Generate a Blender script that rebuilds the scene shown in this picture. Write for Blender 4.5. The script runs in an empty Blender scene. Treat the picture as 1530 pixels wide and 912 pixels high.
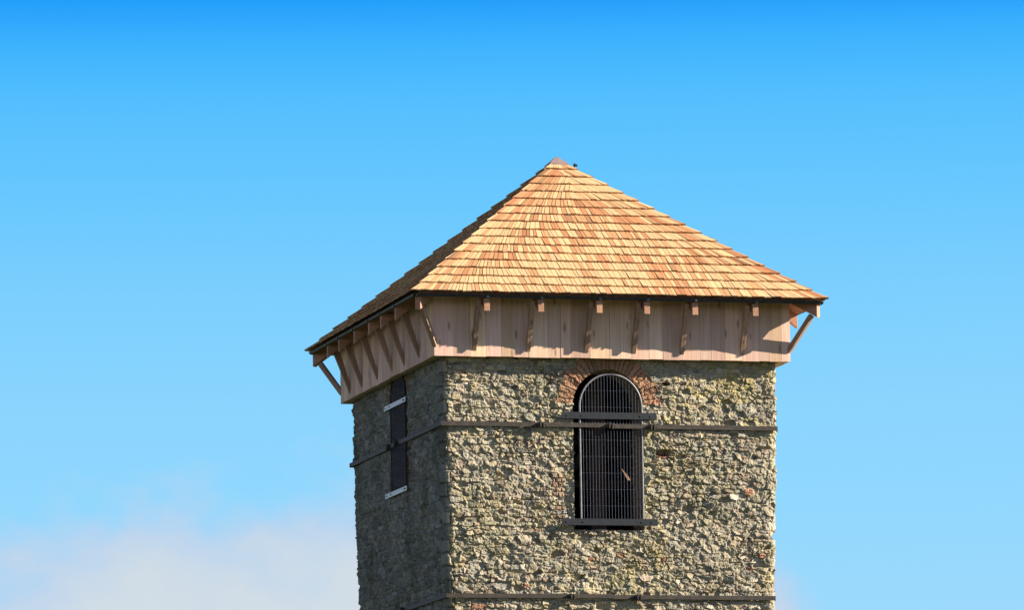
import bpy, bmesh, math
import numpy as np
from mathutils import Vector, Matrix

R = math.radians
scn = bpy.context.scene
col = scn.collection

# ------------------------------------------------------------------ camera
CAM_D, CAM_AZ, CAM_TH, ROLL = 100.6974, -0.2701, 0.2619, -0.0160
FPX, HOR = 8498.67, 1603.25
cd = bpy.data.cameras.new('camera')
cam = bpy.data.objects.new('camera', cd)
col.objects.link(cam)
cd.sensor_width = 36.0
cd.sensor_fit = 'HORIZONTAL'
cd.lens = FPX / 1530.0 * 36.0
s_px = HOR - 456.0
cd.shift_x = math.sin(ROLL) * s_px / 1530.0
cd.shift_y = math.cos(ROLL) * s_px / 1530.0
cd.clip_start, cd.clip_end = 1.0, 20000.0
cam.location = (CAM_D * math.sin(CAM_AZ), -CAM_D * math.cos(CAM_AZ), 1.7)
fwd = Vector((math.sin(CAM_TH), math.cos(CAM_TH), 0))
rgt = Vector((math.cos(CAM_TH), -math.sin(CAM_TH), 0))
upv = Vector((0, 0, 1))
cr, sr = math.cos(ROLL), math.sin(ROLL)
# image axes rolled about the lens axis
ax = rgt * cr + upv * sr
ay = upv * cr - rgt * sr
m = Matrix((ax, ay, -fwd)).transposed().to_4x4()
m.translation = cam.location
cam.matrix_world = m
scn.camera = cam

# ------------------------------------------------------------------ light
SUN_TO = Vector((2.95, -1.0, 1.5)).normalized()
SUN_STRENGTH = 5.0
SUN_EL = math.asin(SUN_TO.z)
SUN_AZ = math.atan2(SUN_TO.x, SUN_TO.y)      # clockwise from +Y
sd = bpy.data.lights.new('sun', 'SUN')
sd.energy = SUN_STRENGTH
sd.angle = R(0.5)
sd.color = (1.0, 0.86, 0.66)
sun = bpy.data.objects.new('sun', sd)
col.objects.link(sun)
sun.rotation_euler = SUN_TO.to_track_quat('Z', 'Y').to_euler()
sun.location = (40, -20, 40)

scn.cycles.filter_width = 1.5
scn.view_settings.view_transform = 'Standard'
scn.view_settings.look = 'None'
scn.view_settings.gamma = 1.0
scn.view_settings.exposure = 1.3
scn.view_settings.use_curve_mapping = False
EXPO = 2 ** 1.3


class NT:
    """small helper to write node trees tersely"""
    def __init__(self, tree):
        self.t = tree
        tree.nodes.clear()

    def n(self, kind, **kw):
        nd = self.t.nodes.new(kind)
        for k, v in kw.items():
            if k.startswith('i_'):
                key = k[2:]
                nd.inputs[int(key) if key.isdigit() else key].default_value = v
            else:
                setattr(nd, k, v)
        return nd

    def l(self, a, b):
        self.t.links.new(a, b)

    def math(self, op, a, b=None, c=None, clamp=False):
        nd = self.n('ShaderNodeMath', operation=op, use_clamp=clamp)
        for i, v in enumerate((a, b, c)):
            if v is None:
                continue
            if isinstance(v, (int, float)):
                nd.inputs[i].default_value = v
            else:
                self.l(v, nd.inputs[i])
        return nd.outputs[0]

    def mix(self, fac, a, b, blend='MIX'):
        nd = self.n('ShaderNodeMix', data_type='RGBA', blend_type=blend)
        for sock, v in ((nd.inputs[0], fac), (nd.inputs[6], a), (nd.inputs[7], b)):
            if isinstance(v, (int, float)):
                sock.default_value = v
            elif isinstance(v, tuple):
                sock.default_value = (v[0], v[1], v[2], 1)
            else:
                self.l(v, sock)
        return nd.outputs[2]

    def smooth(self, v, lo, hi):
        nd = self.n('ShaderNodeMapRange', interpolation_type='SMOOTHSTEP')
        self.l(v, nd.inputs[0])
        nd.inputs[1].default_value = lo
        nd.inputs[2].default_value = hi
        return nd.outputs[0]

    def ramp(self, v, stops, interp='LINEAR'):
        nd = self.n('ShaderNodeValToRGB')
        nd.color_ramp.interpolation = interp
        e = nd.color_ramp.elements
        while len(e) < len(stops):
            e.new(0.5)
        for el, (p, c) in zip(e, stops):
            el.position = p
            el.color = (c[0], c[1], c[2], 1)
        self.l(v, nd.inputs[0])
        return nd.outputs[0]


def lin(r, g, b):
    f = lambda c: (c / 255 / 12.92) if c <= 10.3 else ((c / 255 + 0.055) / 1.055) ** 2.4
    return (f(r), f(g), f(b))


def sky_rgb(r, g, b):
    """a sky radiance that shows as this sRGB value at the scene's exposure"""
    return tuple(x / EXPO for x in lin(r, g, b))


w = bpy.data.worlds.new('World')
scn.world = w
w.use_nodes = True
t = NT(w.node_tree)
BG = 0.05
sky = t.n('ShaderNodeTexSky', sky_type='NISHITA', sun_disc=False)
sky.sun_elevation = SUN_EL
sky.sun_rotation = SUN_AZ
sky.air_density = 1.0
sky.dust_density = 0.6
sky.ozone_density = 2.5
tc = t.n('ShaderNodeTexCoord')
sp = t.n('ShaderNodeSeparateXYZ')
t.l(tc.outputs['Generated'], sp.inputs[0])
elev = t.math('ARCSINE', sp.outputs[2])
elev_d = t.math('MULTIPLY', elev, 180 / math.pi)
azim = t.math('MULTIPLY', t.math('ARCTAN2', sp.outputs[0], sp.outputs[1]), 180 / math.pi)
# the clear low sky: pale cyan near the horizon, quickly deepening upwards
e01 = t.math('DIVIDE', elev_d, 20.0, clamp=True)
stops = [(0.0, sky_rgb(170, 215, 240)), (4.65 / 20, sky_rgb(156, 217, 252)), (5.74 / 20, sky_rgb(145, 215, 254)),
         (6.74 / 20, sky_rgb(138, 212, 254)), (7.75 / 20, sky_rgb(125, 207, 254)), (8.74 / 20, sky_rgb(106, 200, 254)), (9.72 / 20, sky_rgb(84, 191, 254)),
         (10.3 / 20, sky_rgb(60, 178, 254)), (10.7 / 20, sky_rgb(36, 159, 252)), (12.5 / 20, sky_rgb(10, 100, 195)), (1.0, sky_rgb(8, 70, 140))]
low = t.ramp(e01, stops)
# cloud bank low on the left
cv = t.n('ShaderNodeCombineXYZ')
t.l(azim, cv.inputs[0])
t.l(t.math('MULTIPLY', elev_d, 1.35), cv.inputs[1])
no = t.n('ShaderNodeTexNoise', noise_dimensions='2D', i_Scale=0.95, i_Detail=5.0, i_Roughness=0.5)
t.l(cv.outputs[0], no.inputs['Vector'])
no2 = t.n('ShaderNodeTexNoise', noise_dimensions='2D', i_Scale=0.23, i_Detail=3.0)
mp = t.n('ShaderNodeMapping', i_Location=(3.7, 1.9, 0))
t.l(cv.outputs[0], mp.inputs[0])
t.l(mp.outputs[0], no2.inputs['Vector'])
# top of the bank falls off towards the right of the view
bank = t.ramp(t.math('DIVIDE', t.math('SUBTRACT', azim, 0.0), 40.0, clamp=True),
              [(0.0, (0.52,) * 3), (9.8 / 40, (0.545,) * 3), (11.2 / 40, (0.585,) * 3), (13.6 / 40, (0.595,) * 3), (17.6 / 40, (0.505,) * 3), (18.4 / 40, (0.42,) * 3), (1.0, (0.42,) * 3)])
top_e = t.math('MULTIPLY', bank, 10.0)
wob = t.math('MULTIPLY', t.math('SUBTRACT', no.outputs[0], 0.5), 1.5)
depth = t.math('ADD', t.math('SUBTRACT', top_e, elev_d), wob)
cl = t.smooth(depth, -0.3, 0.55)
thick = t.smooth(depth, 0.1, 1.3)
ccol = t.mix(thick, sky_rgb(188, 212, 238), sky_rgb(213, 221, 228))
low_c = t.mix(t.math('MULTIPLY', cl, 0.93), low, ccol)
# blend to the physical sky overhead
up_f = t.smooth(elev_d, 11.0, 24.0)
skyc = t.mix(1.0, sky.outputs[0], (BG, BG, BG), 'MULTIPLY')
fin = t.mix(up_f, low_c, skyc)
# unseen bright cloud, added to the left and behind to fill shaded sides
side = t.math('ADD', t.smooth(azim, 2.0, -30.0), t.smooth(azim, 130.0, 175.0), clamp=True)
cv2 = t.n('ShaderNodeCombineXYZ')
t.l(t.math('MULTIPLY', azim, 0.5), cv2.inputs[0])
t.l(elev_d, cv2.inputs[1])
no3 = t.n('ShaderNodeTexNoise', noise_dimensions='2D', i_Scale=0.12, i_Detail=5.0, i_Roughness=0.55)
t.l(cv2.outputs[0], no3.inputs['Vector'])
d3 = t.math('ADD', t.math('SUBTRACT', t.math('MULTIPLY', side, 15.0), elev_d), t.math('MULTIPLY', t.math('SUBTRACT', no3.outputs[0], 0.5), 12.0))
c3 = t.math('MULTIPLY', t.smooth(d3, -1.0, 4.0), t.math('MULTIPLY', side, 0.9))
fin = t.mix(c3, fin, sky_rgb(236, 232, 232))
bgn = t.n('ShaderNodeBackground')
bgn.inputs[1].default_value = BG
scl = t.mix(1.0, fin, (1 / BG, 1 / BG, 1 / BG), 'MULTIPLY')
t.l(scl, bgn.inputs[0])
out = t.n('ShaderNodeOutputWorld')
t.l(bgn.outputs[0], out.inputs[0])


# ------------------------------------------------------------------ materials
def mat(name, rough=0.8, metal=0.0, spec=0.3):
    m = bpy.data.materials.new(name)
    m.use_nodes = True
    t = NT(m.node_tree)
    o = t.n('ShaderNodeOutputMaterial')
    b = t.n('ShaderNodeBsdfPrincipled')
    b.inputs['Roughness'].default_value = rough
    b.inputs['Metallic'].default_value = metal
    b.inputs['Specular IOR Level'].default_value = spec
    t.l(b.outputs[0], o.inputs[0])
    return m, t, b


def bump(t, b, h, strength, dist):
    bn = t.n('ShaderNodeBump', i_Strength=strength, i_Distance=dist)
    t.l(h, bn.inputs['Height'])
    t.l(bn.outputs[0], b.inputs['Normal'])


def stone_material():
    m, t, b = mat('rubble_stone', 0.92, 0, 0.15)
    a = t.n('ShaderNodeAttribute', attribute_name='tone')
    tc = t.n('ShaderNodeTexCoord')
    n1 = t.n('ShaderNodeTexNoise', i_Scale=38.0, i_Detail=6.0, i_Roughness=0.7)
    t.l(tc.outputs['Object'], n1.inputs['Vector'])
    k = t.ramp(n1.outputs[0], [(0.25, (0.62, 0.6, 0.56)), (0.5, (1, 1, 1)), (0.75, (1.3, 1.3, 1.3))])
    t.l(t.mix(1.0, a.outputs['Color'], k, 'MULTIPLY'), b.inputs['Base Color'])
    n2 = t.n('ShaderNodeTexNoise', i_Scale=70.0, i_Detail=5.0, i_Roughness=0.65)
    t.l(tc.outputs['Object'], n2.inputs['Vector'])
    bump(t, b, n2.outputs[0], 0.5, 0.02)
    return m


def wood_material(name, c0, c1, grain=(26, 26, 0.9), rough=0.75, spec=0.25):
    m, t, b = mat(name, rough, 0, spec)
    a = t.n('ShaderNodeAttribute', attribute_name='tone')
    g = t.n('ShaderNodeAttribute', attribute_name='grain')
    mp = t.n('ShaderNodeMapping', i_Scale=grain)
    t.l(g.outputs['Vector'], mp.inputs[0])
    n1 = t.n('ShaderNodeTexNoise', i_Scale=1.0, i_Detail=6.0, i_Roughness=0.6, i_Distortion=0.6)
    t.l(mp.outputs[0], n1.inputs['Vector'])
    mp2 = t.n('ShaderNodeMapping', i_Scale=(6.5, 6.5, 1.7))
    t.l(g.outputs['Vector'], mp2.inputs[0])
    vo = t.n('ShaderNodeTexVoronoi', i_Scale=1.0, i_Randomness=1.0)
    t.l(mp2.outputs[0], vo.inputs['Vector'])
    knot = t.smooth(vo.outputs['Distance'], 0.21, 0.06)
    base = t.mix(t.smooth(n1.outputs[0], 0.3, 0.72), c0, c1)
    tint = t.mix(1.0, base, a.outputs['Color'], 'MULTIPLY')
    c = t.mix(t.math('MULTIPLY', knot, 0.75), tint, (c0[0] * 0.35, c0[1] * 0.3, c0[2] * 0.26))
    t.l(c, b.inputs['Base Color'])
    bump(t, b, n1.outputs[0], 0.35, 0.01)
    return m


def metal_material(name, c0, c1, rough, metal):
    m, t, b = mat(name, rough, metal, 0.4)
    tc = t.n('ShaderNodeTexCoord')
    n = t.n('ShaderNodeTexNoise', i_Scale=9.0, i_Detail=6.0, i_Roughness=0.7)
    t.l(tc.outputs['Object'], n.inputs['Vector'])
    t.l(t.mix(t.smooth(n.outputs[0], 0.4, 0.65), c0, c1), b.inputs['Base Color'])
    bump(t, b, n.outputs[0], 0.2, 0.01)
    return m


M_STONE = stone_material()
M_BOARD = wood_material('larch_boards', (0.70, 0.475, 0.36), (0.86, 0.63, 0.49))
M_BEAM = wood_material('larch_beams', (0.34, 0.215, 0.155), (0.47, 0.31, 0.225))
M_JOIST = wood_material('red_larch_joists', (0.40, 0.215, 0.145), (0.52, 0.30, 0.205))
M_SHINGLE = wood_material('cedar_shingles', (0.84, 0.83, 0.82), (1.04, 1.04, 1.04), grain=(130, 3.0, 1), rough=0.7, spec=0.4)
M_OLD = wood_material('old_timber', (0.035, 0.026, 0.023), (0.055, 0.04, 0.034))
M_POST = wood_material('brown_post', (0.11, 0.075, 0.062), (0.17, 0.115, 0.095))  # plain brown, paler than the other inner timbers
M_IRON = metal_material('weathered_iron', (0.04, 0.036, 0.035), (0.07, 0.058, 0.052), 0.6, 0.15)
M_PAINT = metal_material('blue_grey_steel', (0.007, 0.013, 0.024), (0.012, 0.02, 0.034), 0.6, 0.0)
M_GALV = metal_material('galvanised_steel', (0.42, 0.44, 0.47), (0.52, 0.54, 0.57), 0.42, 0.55)
M_BAR = metal_material('grille_steel', (0.065, 0.082, 0.135), (0.095, 0.118, 0.18), 0.6, 0.0)
M_FRAME = metal_material('frame_steel', (0.19, 0.20, 0.24), (0.26, 0.27, 0.31), 0.5, 0.1)
M_GUTTER = metal_material('dark_gutter', (0.03, 0.036, 0.046), (0.045, 0.052, 0.062), 0.45, 0.3)
M_LEAD = metal_material('lead_cap', (0.26, 0.19, 0.19), (0.34, 0.25, 0.24), 0.55, 0.2)


def ground_material():
    m, t, b = mat('grass_ground', 0.95, 0, 0.1)
    tc = t.n('ShaderNodeTexCoord')
    n = t.n('ShaderNodeTexNoise', i_Scale=0.08, i_Detail=8.0, i_Roughness=0.65)
    t.l(tc.outputs['Object'], n.inputs['Vector'])
    n2 = t.n('ShaderNodeTexNoise', i_Scale=3.0, i_Detail=6.0, i_Roughness=0.7)
    t.l(tc.outputs['Object'], n2.inputs['Vector'])
    a = t.mix(t.smooth(n.outputs[0], 0.35, 0.65), (0.03, 0.05, 0.016), (0.06, 0.065, 0.028))
    t.l(t.mix(t.math('MULTIPLY', n2.outputs[0], 0.5), a, (0.03, 0.05, 0.015)), b.inputs['Base Color'])
    bump(t, b, n2.outputs[0], 0.6, 0.1)
    return m


# ------------------------------------------------------------------ mesh helpers
rng = np.random.default_rng(11)


class MB:
    """collects faces, a tone per face and grain coordinates per corner; builds one mesh object"""
    def __init__(self):
        self.v, self.f, self.tone, self.g = [], [], [], []

    def face(self, pts, tone=(1, 1, 1), grain=None):
        i = len(self.v)
        self.v += [tuple(p) for p in pts]
        self.f.append(tuple(range(i, i + len(pts))))
        self.tone.append(tone)
        self.g.append(grain if grain is not None else [tuple(p) for p in pts])

    def hexa(self, c, tone=(1, 1, 1), gofs=(0, 0, 0), gmap=None):
        """c: 8 corners, bottom ring 0-3, top ring 4-7, counter-clockwise from above"""
        q = [(3, 2, 1, 0), (4, 5, 6, 7), (0, 1, 5, 4), (1, 2, 6, 5), (2, 3, 7, 6), (3, 0, 4, 7)]
        gg = [tuple(np.add(gmap(p) if gmap else p, gofs)) for p in c]
        for f in q:
            self.face([c[k] for k in f], tone, [gg[k] for k in f])

    def box(self, x0, x1, y0, y1, z0, z1, tone=(1, 1, 1), gofs=(0, 0, 0), gmap=None):
        self.hexa([(x0, y0, z0), (x1, y0, z0), (x1, y1, z0), (x0, y1, z0),
                   (x0, y0, z1), (x1, y0, z1), (x1, y1, z1), (x0, y1, z1)], tone, gofs, gmap)

    def beam(self, a, b, wv, hv, tone=(1, 1, 1), seed=0.0):
        """bar from a to b with half-width vectors wv, hv; grain runs along it"""
        a, b, wv, hv = map(Vector, (a, b, wv, hv))
        L = (b - a).length
        c = [a - wv - hv, a + wv - hv, a + wv + hv, a - wv + hv, b - wv - hv, b + wv - hv, b + wv + hv, b - wv + hv]
        gx, gy = wv.length, hv.length
        g = [(-gx, -gy, 0), (gx, -gy, 0), (gx, gy, 0), (-gx, gy, 0), (-gx, -gy, L), (gx, -gy, L), (gx, gy, L), (-gx, gy, L)]
        g = [tuple(np.add(p, (seed, seed * 1.7, seed * 0.6))) for p in g]
        for f in [(3, 2, 1, 0), (4, 5, 6, 7), (0, 1, 5, 4), (1, 2, 6, 5), (2, 3, 7, 6), (3, 0, 4, 7)]:
            self.face([c[k] for k in f], tone, [g[k] for k in f])

    def tube(self, path, r, n=8, tone=(1, 1, 1)):
        path = [Vector(p) for p in path]
        rings = []
        ref = None
        for i, p in enumerate(path):
            d = (path[min(i + 1, len(path) - 1)] - path[max(i - 1, 0)]).normalized()
            if ref is None:
                ref = d.orthogonal().normalized()
            u = (ref - d * ref.dot(d)).normalized()
            ref = u
            v = d.cross(u)
            rings.append([p + (u * math.cos(2 * math.pi * k / n) + v * math.sin(2 * math.pi * k / n)) * r for k in range(n)])
        for a, b in zip(rings, rings[1:]):
            for k in range(n):
                self.face([a[k], a[(k + 1) % n], b[(k + 1) % n], b[k]], tone)
        self.face(rings[0][::-1], tone)
        self.face(rings[-1], tone)

    def build(self, name, material, parent=None, bevel=0.0):
        me = bpy.data.meshes.new(name)
        me.from_pydata(self.v, [], self.f)
        at = me.attributes.new('tone', 'FLOAT_COLOR', 'CORNER')
        gr = me.attributes.new('grain', 'FLOAT_VECTOR', 'CORNER')
        tn, gv = [], []
        for f, tt, g in zip(self.f, self.tone, self.g):
            for k in range(len(f)):
                tn += [tt[0], tt[1], tt[2], 1.0]
                gv += list(g[k])
        at.data.foreach_set('color', np.array(tn, dtype=np.float32))
        gr.data.foreach_set('vector', np.array(gv, dtype=np.float32))
        bm = bmesh.new()
        bm.from_mesh(me)
        bmesh.ops.remove_doubles(bm, verts=bm.verts, dist=1e-5)
        if bevel:
            bmesh.ops.bevel(bm, geom=list(bm.edges), offset=bevel, segments=1, affect='EDGES', clamp_overlap=True)
        bmesh.ops.recalc_face_normals(bm, faces=bm.faces)
        bm.to_mesh(me)
        bm.free()
        me.materials.append(material)
        o = bpy.data.objects.new(name, me)
        col.objects.link(o)
        if parent:
            o.parent = parent
        return o


# ------------------------------------------------------------------ setting
g = MB()
g.face([(-6000, -6000, 0), (6000, -6000, 0), (6000, 6000, 0), (-6000, 6000, 0)])
go = g.build('ground', ground_material())
go['kind'] = 'structure'

# ------------------------------------------------------------------ the tower
tower = bpy.data.objects.new('stone_tower', None)
col.objects.link(tower)
tower['label'] = 'square rubble stone tower with orange shingled pyramid roof and timber skirt under the eaves'
tower['category'] = 'tower'

HX, HY, RC = 3.0, 3.3, 0.16          # half plan of the stone shaft, corner radius
FZ0, FZ1 = 6.6, 14.2                # fine rows
WIN_F = dict(c=-0.057, h=0.626, z0=10.975, zs=13.106)
WIN_L = dict(c=-0.21, h=0.60, z0=11.88, zs=13.56)


# ---- noise in numpy
def hsh(ix, iy, s):
    n = (ix.astype(np.int64) * 374761393 + iy.astype(np.int64) * 668265263 + s * 1274126177) & 0xFFFFFFFF
    n = ((n ^ (n >> 13)) * 1274126177) & 0xFFFFFFFF
    n = (n ^ (n >> 16)) & 0xFFFFFFFF
    n = (n * 2246822519) & 0xFFFFFFFF
    n = n ^ (n >> 15)
    return (n & 0xFFFFFF) / float(0x1000000)


def vnoise(x, y, s):
    ix, iy = np.floor(x), np.floor(y)
    fx, fy = x - ix, y - iy
    fx = fx * fx * (3 - 2 * fx)
    fy = fy * fy * (3 - 2 * fy)
    a, b = hsh(ix, iy, s), hsh(ix + 1, iy, s)
    c, d = hsh(ix, iy + 1, s), hsh(ix + 1, iy + 1, s)
    return (a + (b - a) * fx) * (1 - fy) + (c + (d - c) * fx) * fy


def fbm(x, y, s, octv=4, gain=0.5):
    v, amp, tot = 0, 1.0, 0
    for k in range(octv):
        v = v + amp * vnoise(x * 2 ** k + 17.3 * k, y * 2 ** k - 9.1 * k, s + k)
        tot += amp
        amp *= gain
    return v / tot


def sst(a, b, x):
    q = np.clip((x - a) / (b - a), 0, 1)
    return q * q * (3 - 2 * q)


# ---- columns round the shaft: left, front, right, back
cols = []                            # (u, px, py, nx, ny, face, s)
u_acc = 0.0


def straight(p, q, face, step, axis):
    global u_acc
    p, q = np.array(p, float), np.array(q, float)
    L = np.linalg.norm(q - p)
    d = (q - p) / L
    nrm = (d[1], -d[0])
    n = int(round(L / step))
    for k in range(n):
        pt = p + d * L * k / n
        cols.append((u_acc + L * k / n, pt[0], pt[1], nrm[0], nrm[1], face, pt[axis]))
    u_acc += L


def arc(c, a0, face, n):
    global u_acc
    L = RC * math.pi / 2
    for k in range(n):
        a = a0 + math.pi / 2 * k / n
        fc = face[0] if k < n / 2 else face[1]
        nx, ny = math.cos(a), math.sin(a)
        px, py = c[0] + RC * nx, c[1] + RC * ny
        cols.append((u_acc + L * k / n, px, py, nx, ny, fc, (py if fc in (0, 2) else px)))
    u_acc += L


straight((-HX, HY - RC), (-HX, -HY + RC), 0, 0.019, 1)
arc((-HX + RC, -HY + RC), math.pi, (0, 1), 18)
straight((-HX + RC, -HY), (HX - RC, -HY), 1, 0.0135, 0)
arc((HX - RC, -HY + RC), -math.pi / 2, (1, 2), 18)
straight((HX, -HY + RC), (HX, HY - RC), 2, 0.05, 1)
arc((HX - RC, HY - RC), 0, (2, 3), 8)
straight((HX - RC, HY), (-HX + RC, HY), 3, 0.06, 0)
arc((-HX + RC, HY - RC), math.pi / 2, (3, 0), 16)
A = np.array(cols)
U, PX, PY, NX, NY, FC, S = A.T
NC = len(U)
zf = np.arange(FZ0, FZ1, 0.0142)
zc = np.linspace(-0.4, FZ0, 170)[:-1]
Z = np.concatenate([zc, zf])
NR = len(Z)
uu, zz = np.meshgrid(U, Z)
ff, ss = np.meshgrid(FC, Z)[0], np.meshgrid(S, Z)[0]

# ---- rubble: warped, weighted cells in rough courses
wx = uu + 0.05 * (fbm(uu * 7, zz * 9, 3, 3) - 0.5) * 2 + 0.02 * (fbm(uu * 26, zz * 26, 5, 2) - 0.5) * 2
wz = zz + 0.028 * (fbm(uu * 5, zz * 8, 7, 3) - 0.5) * 2 + 0.016 * (fbm(uu * 26, zz * 26, 9, 2) - 0.5) * 2
CW, CH, ASP = 0.132, 0.074, 1.8
gy = np.floor(wz / CH)
best = np.full(uu.shape, 9.0)
sec = np.full(uu.shape, 9.0)
bid = np.zeros(uu.shape, np.int64)
bcx, bcz, scx, scz = (np.zeros(uu.shape) for _ in range(4))
for dj in (-2, -1, 0, 1, 2):
    jy = gy + dj
    off = hsh(jy, jy * 0, 41)
    gx = np.floor(wx / CW - off)
    for di in (-2, -1, 0, 1, 2):
        jx = gx + di
        cx = (jx + off + 0.5 + 0.8 * (hsh(jx, jy, 1) - 0.5)) * CW
        cz = (jy + 0.5 + 0.4 * (hsh(jx, jy, 2) - 0.5)) * CH
        wgt = 0.008 * (hsh(jx, jy, 4) - 0.5) + 0.011 * (hsh(jx, jy, 6) > 0.93)
        d2 = (wx - cx) ** 2 + ((wz - cz) * ASP) ** 2 - wgt
        idn = (jx.astype(np.int64) + 5000) * 100003 + jy.astype(np.int64) + 5000
        new = d2 < best
        mid = (~new) & (d2 < sec)
        sec = np.where(new, best, np.where(mid, d2, sec))
        scx = np.where(new, bcx, np.where(mid, cx, scx))
        scz = np.where(new, bcz, np.where(mid, cz, scz))
        best = np.where(new, d2, best)
        bcx = np.where(new, cx, bcx)
        bcz = np.where(new, cz, bcz)
        bid = np.where(new, idn, bid)
edge = (sec - best) / (2 * np.sqrt((bcx - scx) ** 2 + ((bcz - scz) * ASP) ** 2) + 1e-4)
lx, lz = wx - bcx, wz - bcz
region = np.zeros(uu.shape, np.int8)        # 0 rubble, 1 brick arch, 2 brick jamb

# quoins at the corners: taller blocks in regular courses
cornersU = [U[i] for i in range(1, NC) if FC[i] != FC[i - 1]]
qh = 0.235
qz = zz + 0.035 * (fbm(uu * 4, zz * 6, 15, 2) - 0.5) + 0.02 * (vnoise(zz * 3.1, zz * 0, 18) - 0.5)
for n_c, cu in enumerate(cornersU):
    row = np.floor(qz / qh)
    fz = qz - row * qh
    ln_l = 0.20 + 0.20 * hsh(row, row * 0 + n_c, 21)
    ln_r = 0.0 + 0.10 * hsh(row, row * 0 + n_c, 22)
    du = wx - cu
    q = (du > -ln_l) & (du < ln_r) & (hsh(row, row * 0 + n_c, 23) > (0.12, 2.0, 2.0, 0.15)[n_c])
    ed = np.minimum(np.minimum(fz, qh - fz), np.minimum(du + ln_l, ln_r - du))
    edge = np.where(q, ed, edge)
    bid = np.where(q, 900000000 + row.astype(np.int64) * 7 + n_c, bid)
    lx = np.where(q, du * 0.35, lx)
    lz = np.where(q, fz - qh / 2, lz)
quoin = bid >= 900000000

H1 = lambda k: hsh(bid, bid // 977, k)


# bricks: voussoirs round the arches, and coursed bricks beside the openings
def arch_override(face, W, r1, r0=-0.03):
    global edge, bid, lx, lz, region
    dx, dz = ss - W['c'], zz - W['zs']
    r = np.hypot(dx, dz) + 0.012 * (fbm(uu * 9, zz * 9, 31, 2) - 0.5)
    ang = np.arctan2(dz, dx)
    n = 27
    an = (ang - 0.06) / (math.pi - 0.12) * n + 0.55 * (vnoise(ang * 6, ang * 0, 34) - 0.5) + 0.25 * (vnoise(ang * 5, r * 9, 38) - 0.5)
    k = np.floor(an)
    fa = an - k
    rr1 = r1 + 0.11 * (hsh(k, k * 0, 33) - 0.5)
    q = (ff == face) & (r < rr1) & (r > W['h'] + r0) & (k >= 0) & (k < n)
    th = (math.pi - 0.12) / n * r
    ed = np.minimum(np.minimum(fa, 1 - fa) * th, rr1 - r)
    edge = np.where(q, ed * 1.25, edge)
    bid = np.where(q, 700000000 + k.astype(np.int64) + face * 1000, bid)
    lx = np.where(q, 0, lx)
    lz = np.where(q, 0, lz)
    region = np.where(q, 1, region).astype(np.int8)


def jamb_override(face, s0, s1, z0, z1):
    global edge, bid, lx, lz, region
    bh = 0.078
    qz2 = zz + 0.012 * (fbm(uu * 6, zz * 6, 37, 2) - 0.5)
    row = np.floor(qz2 / bh)
    e0 = s0 + 0.07 * (hsh(row, row * 0, 35) - 0.5)
    e1 = s1 + 0.07 * (hsh(row, row * 0, 36) - 0.5)
    q = (ff == face) & (ss > e0) & (ss < e1) & (zz > z0) & (zz < z1) & (hsh(row, row * 0, 39) > 0.25)
    bl = (s1 - s0) / 2
    sx = ss - s0 + row % 2 * bl * 0.5
    kx = np.floor(sx / bl)
    fx = sx - kx * bl
    fz = qz2 - row * bh
    ed = np.minimum(np.minimum(fx, bl - fx), np.minimum(fz, bh - fz))
    edge = np.where(q, ed, edge)
    bid = np.where(q, 800000000 + row.astype(np.int64) * 31 + kx.astype(np.int64) + face * 100000 + int(s0 * 100) * 5000, bid)
    lx = np.where(q, 0, lx)
    lz = np.where(q, 0, lz)
    region = np.where(q, 2, region).astype(np.int8)


jamb_override(0, WIN_L['c'] + WIN_L['h'], WIN_L['c'] + WIN_L['h'] + 0.26, 12.0, 13.2)
jamb_override(0, WIN_L['c'] - WIN_L['h'] - 0.34, WIN_L['c'] - WIN_L['h'], 11.95, 13.1)
jamb_override(1, -1.08, -0.86, 11.12, 11.95)
arch_override(1, WIN_F, 0.915)
arch_override(0, WIN_L, 0.86)
brick = region > 0

# ---- relief
rough_zone = fbm(uu * 0.9, zz * 0.9, 51, 3)
jw = 0.010 + 0.012 * fbm(uu * 3, zz * 3, 63, 2)
dome = sst(0.0, jw, edge)
lump = fbm(wx * 22, wz * 22, 61, 4, 0.6) - 0.5
lump2 = np.abs(fbm(wx * 11, wz * 13, 65, 3) - 0.5) * 2
offs = (H1(11) - 0.5) * 0.024 + 0.016 * (H1(19) > 0.93)
tilt = lx * (H1(12) - 0.5) * 0.5 + lz * (H1(13) - 0.5) * 0.7
deep = (H1(14) > 0.955) * -0.05
jd = 0.010 + 0.022 * sst(0.42, 0.62, fbm(uu * 1.6, zz * 2.2, 67, 3))
h_r = -jd + dome * (jd + offs + tilt + deep) + lump * 0.034 - lump2 * 0.016
cz_ = wz / 0.155 + 0.35 * (fbm(uu * 0.8, zz * 0.8, 77, 2) - 0.5)
course = np.abs(cz_ - np.round(cz_)) * 0.155
h_r = h_r - 0.022 * sst(0.013, 0.0, course) * sst(0.40, 0.55, fbm(uu * 1.4, zz * 3.0, 79, 3))
h_q = -0.055 + sst(0.0, 0.024, edge) * (0.06 + offs * 0.5 + tilt * 0.12) + lump * 0.03
h_b = -0.03 + sst(0.0, 0.012, edge) * (0.032 + offs * 0.55) + lump * 0.045
h = np.where(brick, h_b, np.where(quoin, h_q, h_r))
h = h + 0.055 * (fbm(uu * 1.9, zz * 2.1, 71, 4) - 0.5)
# putlog hole and the hollow with the broken brick
for fx, fzc, ra, rb, dp in ((0.977, 13.497, 0.065, 0.03, 0.16), (0.92, 12.31, 0.12, 0.055, 0.13)):
    e = np.where(ff == 1, ((ss - fx) / ra) ** 2 + ((zz - fzc) / rb) ** 2, 9)
    h = h - dp * sst(1.5, 0.6, e)

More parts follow.
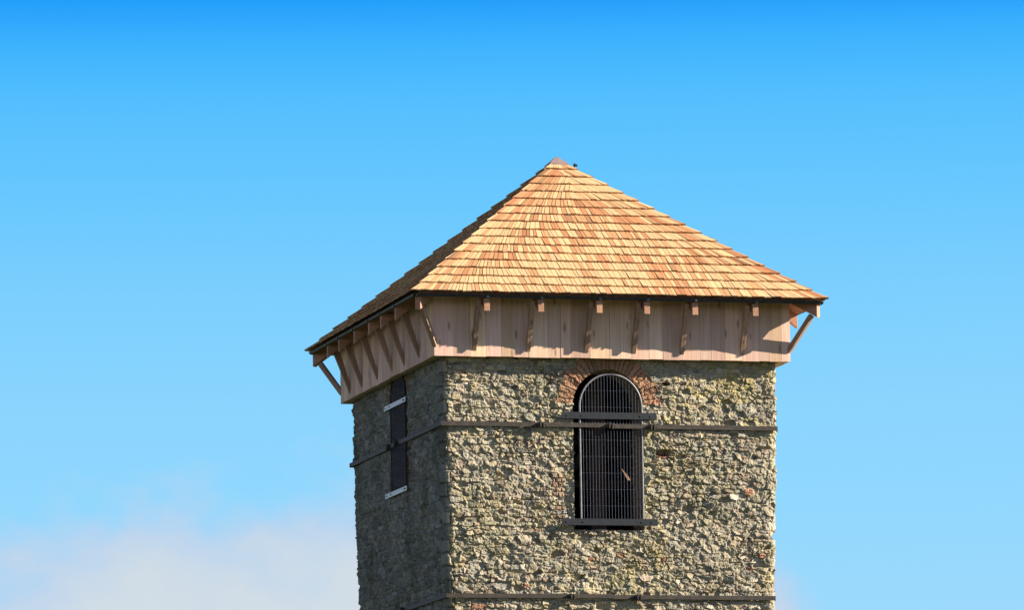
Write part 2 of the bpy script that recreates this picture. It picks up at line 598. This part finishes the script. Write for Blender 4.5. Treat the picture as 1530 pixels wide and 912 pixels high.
# ---- colours (dry stone colours; the left face also has shade painted in)
pal = np.array([[.37, .335, .255], [.43, .38, .265], [.33, .315, .265], [.41, .33, .25], [.50, .46, .37], [.27, .215, .16], [.39, .365, .28], [.46, .39, .24]])
cum = np.array([.24, .42, .56, .64, .72, .78, .90, 1.0])
tone = pal[np.clip(np.searchsorted(cum, H1(81)), 0, 7)]
red = (H1(82) > 0.996)[..., None]
tone = np.where(red, np.array([.34, .16, .10]), tone)
tone = tone * (0.80 + 0.38 * H1(83))[..., None]
tone = (tone * 0.76 + tone.mean(-1, keepdims=True) * 0.24) * np.array([.97, .96, .95])
mort = np.array([.31, .285, .235])
tone = mort + (tone - mort) * sst(0.0, 0.012, edge)[..., None]
bpal = np.array([.38, .20, .135]) * (0.7 + 0.6 * H1(84))[..., None] + np.array([.03, .035, .025]) * H1(85)[..., None]
bcol = np.array([.36, .30, .23]) + (bpal - np.array([.36, .30, .23])) * sst(0.0, 0.010, edge)[..., None]
bcol = np.where((region == 2)[..., None], bcol * np.array([.82, 1.06, 1.15]), bcol)
tone = np.where(brick[..., None], bcol, tone)
li = sst(0.50, 0.66, fbm(uu * 1.3, zz * 1.5, 91, 4) * 0.55 + fbm(uu * 9, zz * 9, 95, 3) * 0.45)
li = li * (0.45 + 0.55 * sst(12.2, 13.3, zz)) + 0.7 * np.where(ff == 1, np.exp(-((ss - 0.25) / 0.8) ** 2 - ((zz - 10.2) / 0.5) ** 2), 0) * sst(0.42, 0.6, fbm(uu * 7, zz * 7, 99, 3))
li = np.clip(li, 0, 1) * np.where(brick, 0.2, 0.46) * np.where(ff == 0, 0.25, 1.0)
tone = tone + (np.array([.44, .38, .13]) - tone) * li[..., None]
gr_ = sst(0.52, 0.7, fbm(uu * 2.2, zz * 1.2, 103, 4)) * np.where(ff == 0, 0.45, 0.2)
tone = tone + (np.array([.15, .17, .10]) - tone) * gr_[..., None]
# the lone red brick, a pale stone and the rusty hollow
for fx, fzc, ra, rb, c in ((2.463, 11.65, 0.085, 0.06, (.44, .22, .145)), (-0.42, 9.98, 0.17, 0.11, (.50, .45, .31)), (0.92, 12.27, 0.11, 0.06, (.22, .09, .06))):
    e = np.where(ff == 1, ((ss - fx) / ra) ** 2 + ((zz - fzc) / rb) ** 2, 9)
    kk = sst(1.35, 0.75, e + 0.9 * (fbm(uu * 14, zz * 14, 131, 3) - 0.5)) * 0.8
    tone = tone + (np.array(c) - tone) * kk[..., None]
    if rb != 0.06 or ra < 0.1:
        h = h + kk * (0.022 - h * 0.5)

tone = np.where((ff == 0)[..., None], tone * np.array([.80, .90, 1.06]) * (0.72 + 0.5 * sst(0.016, 0.0, edge) + 0.3 * (H1(86) - 0.3))[..., None], tone)  # left face: paler joints, and its shade painted in as a cooler, darker tint
taper = 1.0 - 0.0075 * np.clip(12.76 - zz, 0, 3.6)
flat = sst(14.15, 13.95, zz)
h = h * (0.3 + 0.7 * flat)
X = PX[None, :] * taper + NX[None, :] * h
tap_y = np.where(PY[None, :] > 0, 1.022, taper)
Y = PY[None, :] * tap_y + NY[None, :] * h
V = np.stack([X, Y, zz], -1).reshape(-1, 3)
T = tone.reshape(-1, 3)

# ---- faces, leaving out the window openings
ii, jj = np.meshgrid(np.arange(NR - 1), np.arange(NC), indexing='ij')
j2 = (jj + 1) % NC
quads = np.stack([ii * NC + jj, ii * NC + j2, (ii + 1) * NC + j2, (ii + 1) * NC + jj], -1)
sm = (ss[:-1] + np.roll(ss, -1, 1)[:-1]) / 2
zm = (zz[:-1] + zz[1:]) / 2
fm = ff[:-1]


def in_window(W, s, z, grow=0.0):
    hh = W['h'] + grow
    return ((np.abs(s - W['c']) < hh) & (z > W['z0'] - grow) & (z <= W['zs'])) | ((np.hypot(s - W['c'], z - W['zs']) < hh) & (z > W['zs']))


jag = 0.03 * (fbm(uu[:-1] * 8, zz[:-1] * 12, 111, 2) - 0.5)
hole = ((fm == 1) & in_window(WIN_F, sm, zm, jag)) | (((fm == 0) | (fm == 2)) & in_window(WIN_L, sm, zm, jag))
rq = region[:-1]
keep = ~hole


def mesh_from(name, faces, parent, smooth=False):
    used, inv = np.unique(faces.reshape(-1), return_inverse=True)
    f = inv.reshape(-1, 4)
    me = bpy.data.meshes.new(name)
    me.vertices.add(len(used))
    me.vertices.foreach_set('co', VV[used].astype(np.float32).reshape(-1))
    me.loops.add(f.size)
    me.loops.foreach_set('vertex_index', f.reshape(-1).astype(np.int32))
    me.polygons.add(len(f))
    me.polygons.foreach_set('loop_start', (np.arange(len(f)) * 4).astype(np.int32))
    me.polygons.foreach_set('loop_total', np.full(len(f), 4, np.int32))
    me.update(calc_edges=True)
    me.validate()
    at = me.attributes.new('tone', 'FLOAT_COLOR', 'POINT')
    at.data.foreach_set('color', np.concatenate([TT[used], np.ones((len(used), 1))], 1).astype(np.float32).reshape(-1))
    me.polygons.foreach_set('use_smooth', np.full(len(f), smooth, dtype=bool))
    me.materials.append(M_STONE)
    o = bpy.data.objects.new(name, me)
    col.objects.link(o)
    o.parent = parent
    return o


# reveals: carry the rim of each opening 0.7 m into the wall
kf = quads[keep]
hq = quads[hole]
VV, TT = V, T
eh = {}
for q in hq.tolist():
    for a, b in zip(q, q[1:] + q[:1]):
        eh[(a, b)] = 1
rim = [(a, b) for (a, b) in eh if (b, a) not in eh]
rimv = sorted({x for e in rim for x in e})
DEPTHS = (0.10, 0.25, 0.45, 0.72)
extra_v, extra_t, mapv = [], [], {}
nn = np.stack([np.broadcast_to(NX, uu.shape), np.broadcast_to(NY, uu.shape)], -1).reshape(-1, 2)
base0 = len(V)
for x in rimv:
    mapv[x] = base0 + len(extra_v)
    for dpt in DEPTHS:
        p = V[x].copy()
        jit = (hsh(np.array([x]), np.array([int(dpt * 100)]), 5)[0] - 0.5) * 0.03
        p[:2] -= nn[x] * dpt
        tang = np.array([nn[x][1], -nn[x][0]])
        p[:2] += tang * jit
        p[2] += jit * 0.5
        extra_v.append(p)
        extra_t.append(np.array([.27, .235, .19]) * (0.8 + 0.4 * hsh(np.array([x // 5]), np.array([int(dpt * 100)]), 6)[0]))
VV = np.concatenate([V, np.array(extra_v)])
TT = np.concatenate([T, np.array(extra_t)])
rq_faces = []
for a, b in rim:
    pa, pb = a, b
    for k in range(len(DEPTHS)):
        na, nb = mapv[a] + k, mapv[b] + k
        rq_faces.append((pa, pb, nb, na))
        pa, pb = na, nb
rq_faces = np.array(rq_faces)

sel = lambda r, f: quads[keep & (rq == r) & (fm == f)]
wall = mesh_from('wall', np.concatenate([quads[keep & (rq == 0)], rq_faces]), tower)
for fcx in (1, 0):
    o = mesh_from('brick_arch', sel(1, fcx), wall)
    o['label'] = 'arch of radiating red bricks over window'
mesh_from('brick_jamb', sel(2, 1), wall)
f0 = keep & (rq == 2) & (fm == 0)
mesh_from('brick_jamb', quads[f0 & (sm > WIN_L['c'])], wall)
mesh_from('brick_jamb', quads[f0 & (sm < WIN_L['c'])], wall)

# ---- inside: rough inner faces round the openings, a floor and the timber frame
b = MB()
IX, IY, IZ0, IZ1 = HX - 0.72, HY - 0.72, 10.4, 14.6


def inner_panel(face, W):
    def P(s, z):
        return {0: (-IX, s, z), 1: (s, -IY, z), 2: (IX, s, z), 3: (s, IY, z)}[face]
    lim = IX if face in (1, 3) else IY
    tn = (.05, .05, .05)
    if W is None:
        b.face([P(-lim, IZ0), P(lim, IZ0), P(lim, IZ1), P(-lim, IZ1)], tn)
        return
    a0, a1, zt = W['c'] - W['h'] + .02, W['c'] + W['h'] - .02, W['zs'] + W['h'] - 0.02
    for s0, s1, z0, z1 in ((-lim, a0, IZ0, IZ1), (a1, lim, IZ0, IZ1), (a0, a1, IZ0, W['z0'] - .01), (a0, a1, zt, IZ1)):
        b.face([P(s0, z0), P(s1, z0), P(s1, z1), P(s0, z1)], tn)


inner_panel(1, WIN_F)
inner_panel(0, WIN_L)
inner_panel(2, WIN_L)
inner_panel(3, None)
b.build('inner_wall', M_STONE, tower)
b = MB()
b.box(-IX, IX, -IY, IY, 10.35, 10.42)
b.build('floor', M_OLD, tower)


def timber(name, a, bb, wv, hv, seed, mt=None):
    q = MB()
    q.beam(a, bb, wv, hv, (1, 1, 1), seed)
    return q.build(name, mt or M_OLD, tower)


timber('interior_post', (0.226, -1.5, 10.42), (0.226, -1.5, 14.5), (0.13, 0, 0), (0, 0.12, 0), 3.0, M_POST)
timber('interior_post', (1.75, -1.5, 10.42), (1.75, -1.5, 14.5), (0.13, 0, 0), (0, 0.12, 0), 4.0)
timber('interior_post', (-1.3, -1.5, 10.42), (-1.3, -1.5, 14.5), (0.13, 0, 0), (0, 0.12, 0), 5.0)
timber('interior_beam', (-2.2, -1.35, 12.72), (2.2, -1.35, 12.72), (0, 0.08, 0), (0, 0, 0.09), 6.0)
timber('interior_beam', (-2.2, -1.35, 11.96), (2.2, -1.35, 11.96), (0, 0.08, 0), (0, 0, 0.07), 7.0)
timber('interior_brace', (0.36, -1.62, 12.62), (1.55, -1.62, 11.45), (0.055, 0, 0.055), (0, 0.05, 0), 8.0)
timber('interior_brace', (0.1, -1.62, 12.6), (-1.1, -1.62, 11.3), (0.055, 0, -0.055), (0, 0.05, 0), 9.0)

timber('interior_brace', (0.86, 0.2, 13.0), (1.47, 0.2, 11.9), (0.02, 0, 0.012), (0, 0.02, 0), 12.0, M_BEAM)

# ---- iron tie bands
def band(z0, z1, off, tap, name='iron_band'):
    q = MB()
    x, y = HX * tap + off, HY * tap + off
    th = 0.022
    q.box(-x, -0.03, -y - th, -y, z0, z1)
    q.box(-0.022, HX * tap - 0.035, -y - th, -y, z0 - 0.012, z1 - 0.012)
    q.box(-x - th, -x, -y - th, -0.2, z0, z1)
    q.box(-x - th, -x, -0.192, HY + 0.035, z0, z1)
    q.box(x - 0.022, x + th - 0.022, -y + 0.16, HY + 0.09, z0 - 0.012, z1 - 0.012)
    q.box(-x - th, x, HY + 0.092, HY + 0.092 + th, z0, z1)
    return q.build(name, M_IRON, tower, bevel=0.003), x, y, th


def clamp(parent, x, y, z, along='x'):
    q = MB()
    if along == 'x':
        q.box(x - 0.05, x - 0.028, y - 0.055, y - 0.004, z - 0.05, z + 0.045)
        q.box(x + 0.006, x + 0.028, y - 0.055, y - 0.004, z - 0.062, z + 0.033)
        q.tube([(x - 0.085, y - 0.034, z), (x + 0.065, y - 0.034, z - 0.008)], 0.013, 8)
    else:
        q.box(x - 0.055, x - 0.004, y - 0.05, y - 0.028, z - 0.05, z + 0.045)
        q.box(x - 0.055, x - 0.004, y + 0.006, y + 0.028, z - 0.05, z + 0.045)
        q.tube([(x - 0.034, y - 0.085, z), (x - 0.034, y + 0.075, z)], 0.013, 8)
    return q.build('band_clamp', M_IRON, parent, bevel=0.002)


b1, bx, by, th = band(12.722, 12.80, 0.02, 1.0)
clamp(b1, -0.026, -by - th, 12.76)
clamp(b1, -1.25, -by - th, 12.765)
clamp(b1, 0.72, -by - th, 12.75)
clamp(b1, -bx - th, -0.196, 12.76, 'y')
clamp(b1, -bx - th, 0.38, 12.76, 'y')
b2, bx, by, th = band(9.797, 9.872, 0.02, 0.979)
clamp(b2, -0.732, -by - th, 9.835)
clamp(b2, 0.45, -by - th, 9.83)
clamp(b2, -bx - th, -0.2, 9.835, 'y')


# ---- window grilles
def grille(face, W, fc, fh, zs, zb, y, straps, strap_mat, frame_mat):
    def P(s, d, z):
        return (s, -y - d, z) if face == 1 else (-y - d, s, z)
    q = MB()
    n = 20
    for k in range(1, n):
        s = fc - fh + 2 * fh * k / n
        zt = zs + math.sqrt(max(fh ** 2 - (s - fc) ** 2, 0))
        q.tube([P(s, 0, zb), P(s, 0, zt)], 0.0034, 6)
    zt = zs + fh
    nz = 9
    for k in range(1, nz):
        z = zb + (zt - zb) * k / nz
        hw = fh if z < zs else math.sqrt(max(fh ** 2 - (z - zs) ** 2, 0))
        q.tube([P(fc - hw, -0.011, z), P(fc + hw, -0.011, z)], 0.0021, 6)
    gmesh = q.build('window_grille', M_BAR, tower)
    q = MB()
    path = [P(fc - fh, 0, zb)] + [P(fc + fh * math.cos(a), 0, zs + fh * math.sin(a)) for a in np.linspace(math.pi, 0, 25)] + [P(fc + fh, 0, zb)]
    q.tube(path, 0.0165, 10)
    q.build('grille_frame', frame_mat, gmesh)
    for s0, s1, z0, z1 in straps:
        q = MB()
        c = [P(s0, 0.022, z0), P(s1, 0.022, z0), P(s1, 0.034, z0), P(s0, 0.034, z0), P(s0, 0.022, z1), P(s1, 0.022, z1), P(s1, 0.034, z1), P(s0, 0.034, z1)]
        q.hexa(c)
        st = q.build('strap', strap_mat, gmesh, bevel=0.002)
        for s in (s0 + 0.10, s1 - 0.10, fc - fh + 0.03, fc + fh - 0.03):
            bq = MB()
            zc_ = (z0 + z1) / 2
            bq.tube([P(s, 0.032, zc_), P(s, 0.044, zc_)], 0.013, 6)
            bq.build('bolt', M_IRON, st)
    return gmesh


grille(1, WIN_F, -0.021, 0.553, 13.09, 11.10, 3.31, ((-0.906, 0.787, 12.87, 12.985), (-0.936, 0.781, 11.045, 11.16)), M_PAINT, M_FRAME)
grille(0, WIN_L, -0.21, 0.53, 13.55, 11.9, 3.01, ((-0.88, 0.70, 13.42, 13.505), (-0.88, 0.70, 11.87, 11.955)), M_GALV, M_PAINT)

# ------------------------------------------------------------------ timber skirt
SX, SY, SZ0, SZ1 = 3.168, 3.485, 13.89, 15.12


def skirt(face):
    q = MB()
    r = np.random.default_rng(40 + face)
    half = SX if face in (1, 3) else SY
    # front and back boards run past the side boards at the corners
    lo, hi = (-half, half) if face in (1, 3) else (-half + 0.028, half - 0.028)
    s = lo
    while s < hi - 1e-6:
        wd = r.uniform(0.16, 0.36)
        e = s + wd if hi - s - wd > 0.1 else hi
        tt = r.uniform(0.70, 1.12)
        tn = (tt, tt * r.uniform(0.93, 1.01), tt * r.uniform(0.90, 1.08))
        pr = r.uniform(0, 0.006)
        dz = r.uniform(-0.006, 0.006)
        th = 0.025
        s0, s1 = s + 0.002, e - 0.002
        if face in (1, 3):
            sg = -1 if face == 1 else 1
            y = sorted((sg * (SY - th), sg * (SY + pr)))
            q.box(s0, s1, y[0], y[1], SZ0 + dz, SZ1, tn, (r.uniform(0, 50),) * 3)
        else:
            sg = -1 if face == 0 else 1
            x = sorted((sg * (SX - th), sg * (SX + pr)))
            q.box(x[0], x[1], s0, s1, SZ0 + dz, SZ1, tn, (r.uniform(0, 50),) * 3)
        s = e
    return q.build('boarded_skirt', M_BOARD, tower)


for f_ in range(4):
    skirt(f_)
# closing board under the skirt
q = MB()
xo, yo, xi, yi = SX - 0.03, SY - 0.03, HX - 0.12, HY - 0.12
for x0, x1, y0, y1 in ((-xo, xo, -yo, -yi), (-xo, xo, yi, yo), (-xo, -xi, -yi, yi), (xi, xo, -yi, yi)):
    q.box(x0, x1, y0, y1, SZ0 + 0.015, SZ0 + 0.04, (0.8, 0.8, 0.8), gmap=lambda p: (p[1], p[2], p[0]))
q.build('skirt_base', M_BOARD, tower)

# ------------------------------------------------------------------ roof
EX, EY, ZE, ZA = 3.68, 4.047, 14.905, 17.86
DROP = 0.075                          # thickness of deck and shingles at the eave
q = MB()
rx, ry = EX - 0.10, EY - 0.10
zb_ = ZE - DROP
cor = [(-rx, -ry), (rx, -ry), (rx, ry), (-rx, ry)]
for k in range(4):
    a, b_ = cor[k], cor[(k + 1) % 4]
    q.face([(a[0], a[1], zb_ + 0.035), (b_[0], b_[1], zb_ + 0.035), (0, 0, ZA - 0.06)], (1, 1, 1))
    q.face([(a[0], a[1], zb_), (b_[0], b_[1], zb_), (b_[0], b_[1], zb_ + 0.035), (a[0], a[1], zb_ + 0.035)], (1, 1, 1))
    # sloping soffit boards between eave and skirt
    ia, ib = (a[0] * 0.80, a[1] * 0.80), (b_[0] * 0.80, b_[1] * 0.80)
    zi = zb_ + (1 - 0.80) * (ZA - ZE) - 0.0
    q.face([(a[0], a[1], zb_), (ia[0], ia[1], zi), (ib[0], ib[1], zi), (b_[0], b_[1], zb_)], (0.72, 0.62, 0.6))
roof = q.build('roof', M_BEAM, tower)
roof['label'] = 'pyramid roof clad in new orange cedar shingles'


def slope(face):
    r = np.random.default_rng(70 + face)
    q = MB()
    axis = Vector({0: (0, -1, 0), 1: (1, 0, 0), 2: (0, 1, 0), 3: (-1, 0, 0)}[face])
    outw = Vector({0: (-1, 0, 0), 1: (0, -1, 0), 2: (1, 0, 0), 3: (0, 1, 0)}[face])
    W, D = (EX, EY) if face in (1, 3) else (EY, EX)
    L = math.hypot(D, ZA - ZE)
    upd = (-outw * D + Vector((0, 0, ZA - ZE))) / L
    nrm = axis.cross(upd).normalized()
    if nrm.z < 0:
        nrm = -nrm
    org = outw * D + Vector((0, 0, ZE))
    P = lambda s, tt, hh: org + axis * s + upd * tt + nrm * hh
    NCO = 17
    ex = (L - 0.10) / NCO
    k_hip = W / L
    pale, orange, red_, brown = np.array([.60, .41, .225]), np.array([.51, .285, .14]), np.array([.43, .20, .095]), np.array([.31, .17, .085])

    def lean(s, tt):
        wdt = W * (1 - tt / L)
        d = wdt - abs(s)
        f = 1 - min(max(d / 1.45, 0), 1)
        return -math.copysign(1, s) * f * k_hip if abs(s) > 1e-6 else 0.0

    for k in range(NCO):
        t0 = k * ex
        wd = W * (1 - t0 / L) + 0.012
        s = -wd
        zone = r.normal(0, 0.10)
        while s < wd - 1e-6:
            sw = r.uniform(0.052, 0.108)
            d = wd - max(abs(s), abs(s + sw))
            if d < 0.8:
                sw *= 0.9
            e = s + sw if wd - s - sw > 0.05 else wd
            tj = t0 + r.uniform(-0.009, 0.009)
            le_ = min(ex * 1.45, L - t0 - 0.01)
            g2 = 0.005
            a0, a1 = s + g2, e - g2
            l0, l1 = lean(s, t0), lean(e, t0)
            c0, c1 = a0 + l0 * le_, a1 + l1 * le_
            wt = W * max(1 - (t0 + le_) / L, 0.0)
            c0 = max(min(c0, wt), -wt)
            c1 = max(min(c1, wt), -wt)
            if c1 - c0 < 0.004:
                mid = (c0 + c1) / 2
                c0, c1 = mid - 0.002, mid + 0.002
            hb = 0.028 + r.uniform(-0.004, 0.010)
            if c0 > c1 or a0 > a1:
                s = e
                continue
            nz = float(fbm(np.array([s * 1.0 + face * 9]), np.array([t0 * 1.3]), 201, 2)[0])
            x = r.uniform() * 0.62 + nz * 0.75 + zone - 0.22
            if x < 0.42:
                c = pale * r.uniform(0.9, 1.15)
            elif x < 0.70:
                c = orange * r.uniform(0.88, 1.15)
            elif x < 0.90:
                c = red_ * r.uniform(0.9, 1.25)
            else:
                c = brown * r.uniform(0.85, 1.35)
            if r.uniform() < 0.22:
                c = pale * r.uniform(1.0, 1.22)
            top_h = -0.012
            cc = [P(a0, tj, hb - 0.022), P(a1, tj, hb - 0.022), P(c1, t0 + le_, top_h - 0.008), P(c0, t0 + le_, top_h - 0.008),
                  P(a0, tj, hb), P(a1, tj, hb), P(c1, t0 + le_, top_h), P(c0, t0 + le_, top_h)]
            go_ = r.uniform(0, 90)
            q_ = [(3, 2, 1, 0), (4, 5, 6, 7), (0, 1, 5, 4), (1, 2, 6, 5), (2, 3, 7, 6), (3, 0, 4, 7)]
            gg = [(go_ + a0, t0, 0), (go_ + a1, t0, 0), (go_ + a1, t0 + le_, 0), (go_ + a0, t0 + le_, 0)] * 2
            for fq in q_:
                q.face([cc[i] for i in fq], tuple(c), [gg[i] for i in fq])
            s = e
    return q.build('shingle_slope', M_SHINGLE, roof)


for f_ in range(4):
    slope(f_)

# lead cap on the peak and a small dark lump on the far hip
q = MB()
top = (0, 0, ZA + 0.055)
c4 = [(-0.17, -0.187, ZA - 0.095), (0.17, -0.187, ZA - 0.095), (0.17, 0.187, ZA - 0.095), (-0.17, 0.187, ZA - 0.095)]
for k in range(4):
    q.face([c4[k], c4[(k + 1) % 4], top])
    a, b_ = Vector(c4[k]), Vector(c4[(k + 1) % 4])
    q.face([a, b_, b_ - Vector((0, 0, 0.03)), a - Vector((0, 0, 0.03))])
q.build('peak_cap', M_LEAD, roof)
q = MB()
q.tube([(0.30, -0.10, 17.62), (0.30, -0.10, 17.775)], 0.017, 8)
q.tube([(0.29, -0.10, 17.77), (0.35, -0.12, 17.735)], 0.02, 8)
q.build('hip_lump', M_GUTTER, roof)


# metal gutter round the eave, one length for each side
def gutter(face):
    q = MB()
    outw = Vector({0: (-1, 0, 0), 1: (0, -1, 0), 2: (1, 0, 0), 3: (0, 1, 0)}[face])
    ax_ = Vector({0: (0, -1, 0), 1: (1, 0, 0), 2: (0, 1, 0), 3: (-1, 0, 0)}[face])
    W, D = (EX, EY) if face in (1, 3) else (EY, EX)
    prof = [(-0.075 + 0.030 * math.cos(a), ZE - 0.045 + 0.034 * math.sin(a)) for a in np.linspace(math.pi, 2 * math.pi, 9)]
    prof = [(p[0], p[1]) for p in prof] + [(-0.030, ZE - 0.03), (-0.12, ZE - 0.03)]
    endw = W - 0.06
    A_, B_ = [], []
    for o_, z in prof:
        A_.append(outw * (D + o_) - ax_ * (endw + o_) + Vector((0, 0, z)))
        B_.append(outw * (D + o_) + ax_ * (endw + o_) + Vector((0, 0, z)))
    n = len(prof)
    for i in range(n):
        q.face([A_[i], A_[(i + 1) % n], B_[(i + 1) % n], B_[i]])
    q.face(A_)
    q.face(B_[::-1])
    return q.build('gutter', M_GUTTER, roof)


gut = [gutter(f_) for f_ in range(4)]
for x in (-2.35, -1.40, -0.37, 0.473, 1.33, 2.41):
    q = MB()
    q.box(x - 0.02, x + 0.02, -EY + 0.036, -EY + 0.046, ZE - 0.085, ZE - 0.03)
    q.build('gutter_bracket', M_GUTTER, roof)
for y in (-2.53, -1.47, -0.58, 0.53, 1.71, 2.62):
    q = MB()
    q.box(-EX + 0.036, -EX + 0.046, y - 0.02, y + 0.02, ZE - 0.085, ZE - 0.03)
    q.build('gutter_bracket', M_GUTTER, roof)

# ------------------------------------------------------------------ eave plates, joists and braces
JZ0, JZ1 = 14.605, 14.818


def rafter(name, d_, lat, end, slope_, seed, hw=0.05, run=0.72, drop=0.0):
    """sloping rafter tail with a plumb-cut end, running outwards along d_"""
    q = MB()
    d_ = Vector(d_).normalized()
    w_ = Vector((-d_.y, d_.x, 0))
    prof = [(end, JZ0 - drop), (end, JZ1), (end - run, JZ1 + run * slope_), (end - run, JZ0 - drop + run * slope_)]
    a_ = [d_ * p[0] + w_ * (lat - hw) + Vector((0, 0, p[1])) for p in prof]
    b_ = [d_ * p[0] + w_ * (lat + hw) + Vector((0, 0, p[1])) for p in prof]
    g0 = [(seed, p[1] + seed, p[0]) for p in prof]
    g1 = [(seed + 2 * hw, p[1] + seed, p[0]) for p in prof]
    tt = (rng.uniform(0.85, 1.12),) * 3
    q.face(a_, tt, g0)
    q.face(b_[::-1], tt, g1[::-1])
    for k in range(4):
        n_ = (k + 1) % 4
        q.face([a_[k], b_[k], b_[n_], a_[n_]], tt, [g0[k], g1[k], g1[n_], g0[n_]])
    return q.build(name, M_JOIST, tower, bevel=0.004)


SLX, SLY = (ZA - ZE) / EX, (ZA - ZE) / EY
for sx_ in (-1, 1):
    for sy_ in (-1, 1):
        rafter('hip_rafter', (sx_ * 3.555, sy_ * 3.915, 0), 0.0, math.hypot(3.545, 3.915), (ZA - ZE) / math.hypot(EX, EY), 3.0 + sx_ + sy_ * 2, run=0.85)
sd_ = 10.0
for x in (-2.35, -1.40, -0.37, 0.473, 1.33, 2.41):
    rafter('rafter_tail', (0, -1, 0), x, 3.94, SLY, sd_)
    rafter('rafter_tail', (0, 1, 0), x, 3.94, SLY, sd_ + 0.5)
    sd_ += 1.3
for y in (-2.53, -1.47, -0.58, 0.53, 1.71, 2.62):
    rafter('rafter_tail', (-1, 0, 0), -y, 3.605, SLX, sd_, drop=0.006)
    rafter('rafter_tail', (1, 0, 0), y, 3.60, SLX, sd_ + 0.5, drop=0.006)
    sd_ += 1.3


def brace(face, s, foot, head):
    q = MB()
    outw = Vector({0: (-1, 0, 0), 1: (0, -1, 0), 2: (1, 0, 0), 3: (0, 1, 0)}[face])
    ax_ = Vector((1, 0, 0)) if face in (1, 3) else Vector((0, 1, 0))
    base = (SY if face in (1, 3) else SX) + 0.005
    th = 0.037
    # side profile: foot cut to the boards, head cut level under the joist
    prof = [(base, foot), (base, foot + 0.17), (base + head - 0.095, JZ1 - 0.01), (base + head, JZ1 - 0.01), (base + head, JZ1 - 0.10)]
    n = len(prof)
    Lp = [outw * p[0] + ax_ * (s - th) + Vector((0, 0, p[1])) for p in prof]
    Rp = [outw * p[0] + ax_ * (s + th) + Vector((0, 0, p[1])) for p in prof]
    sd = rng.uniform(0, 60)
    tt = rng.uniform(0.8, 1.1)
    gl = lambda w_: [(p[0] + sd, w_ + sd, p[1]) for p in prof]
    q.face(Lp, (tt,) * 3, gl(0))
    q.face(Rp[::-1], (tt,) * 3, gl(.1)[::-1])
    for i in range(n):
        j = (i + 1) % n
        g0, g1 = gl(0), gl(.1)
        q.face([Lp[i], Rp[i], Rp[j], Lp[j]], (tt,) * 3, [g0[i], g1[i], g1[j], g0[j]])
    return q.build('brace', M_BEAM, tower, bevel=0.004)


for x in (-2.465, -1.515, -0.486, 0.357, 1.215, 2.295):
    brace(1, x, SZ0 + 0.09, 0.36)
    brace(3, x, SZ0 + 0.09, 0.36)
for y in (-2.425, -1.365, -0.475, 0.635, 1.815, 2.725):
    brace(0, y, SZ0 + 0.09, 0.30)
    brace(2, y, SZ0 + 0.09, 0.30)
for sx_ in (-1, 1):
    for sy_ in (-1, 1):
        q = MB()
        d_ = Vector((sx_ * 0.66, sy_ * 0.75, 0)).normalized()
        a_ = Vector((sx_ * (SX - 0.02), sy_ * (SY - 0.02), SZ0 + 0.19))
        e_ = Vector((sx_ * 3.46, sy_ * 3.81, JZ0 + 0.05))
        l_ = (e_ - a_).normalized()
        w_ = Vector((-d_.y, d_.x, 0)) * 0.04
        q.beam(a_ - l_ * 0.02, e_, w_, l_.cross(w_.normalized()) * 0.042, (0.95,) * 3, 31.0 + sx_ + sy_ * 2)
        q.build('corner_brace', M_BEAM, tower, bevel=0.004)

for o in list(col.objects):
    if o.type == 'MESH' and o.parent is None and o.name != 'ground':
        o.parent = tower
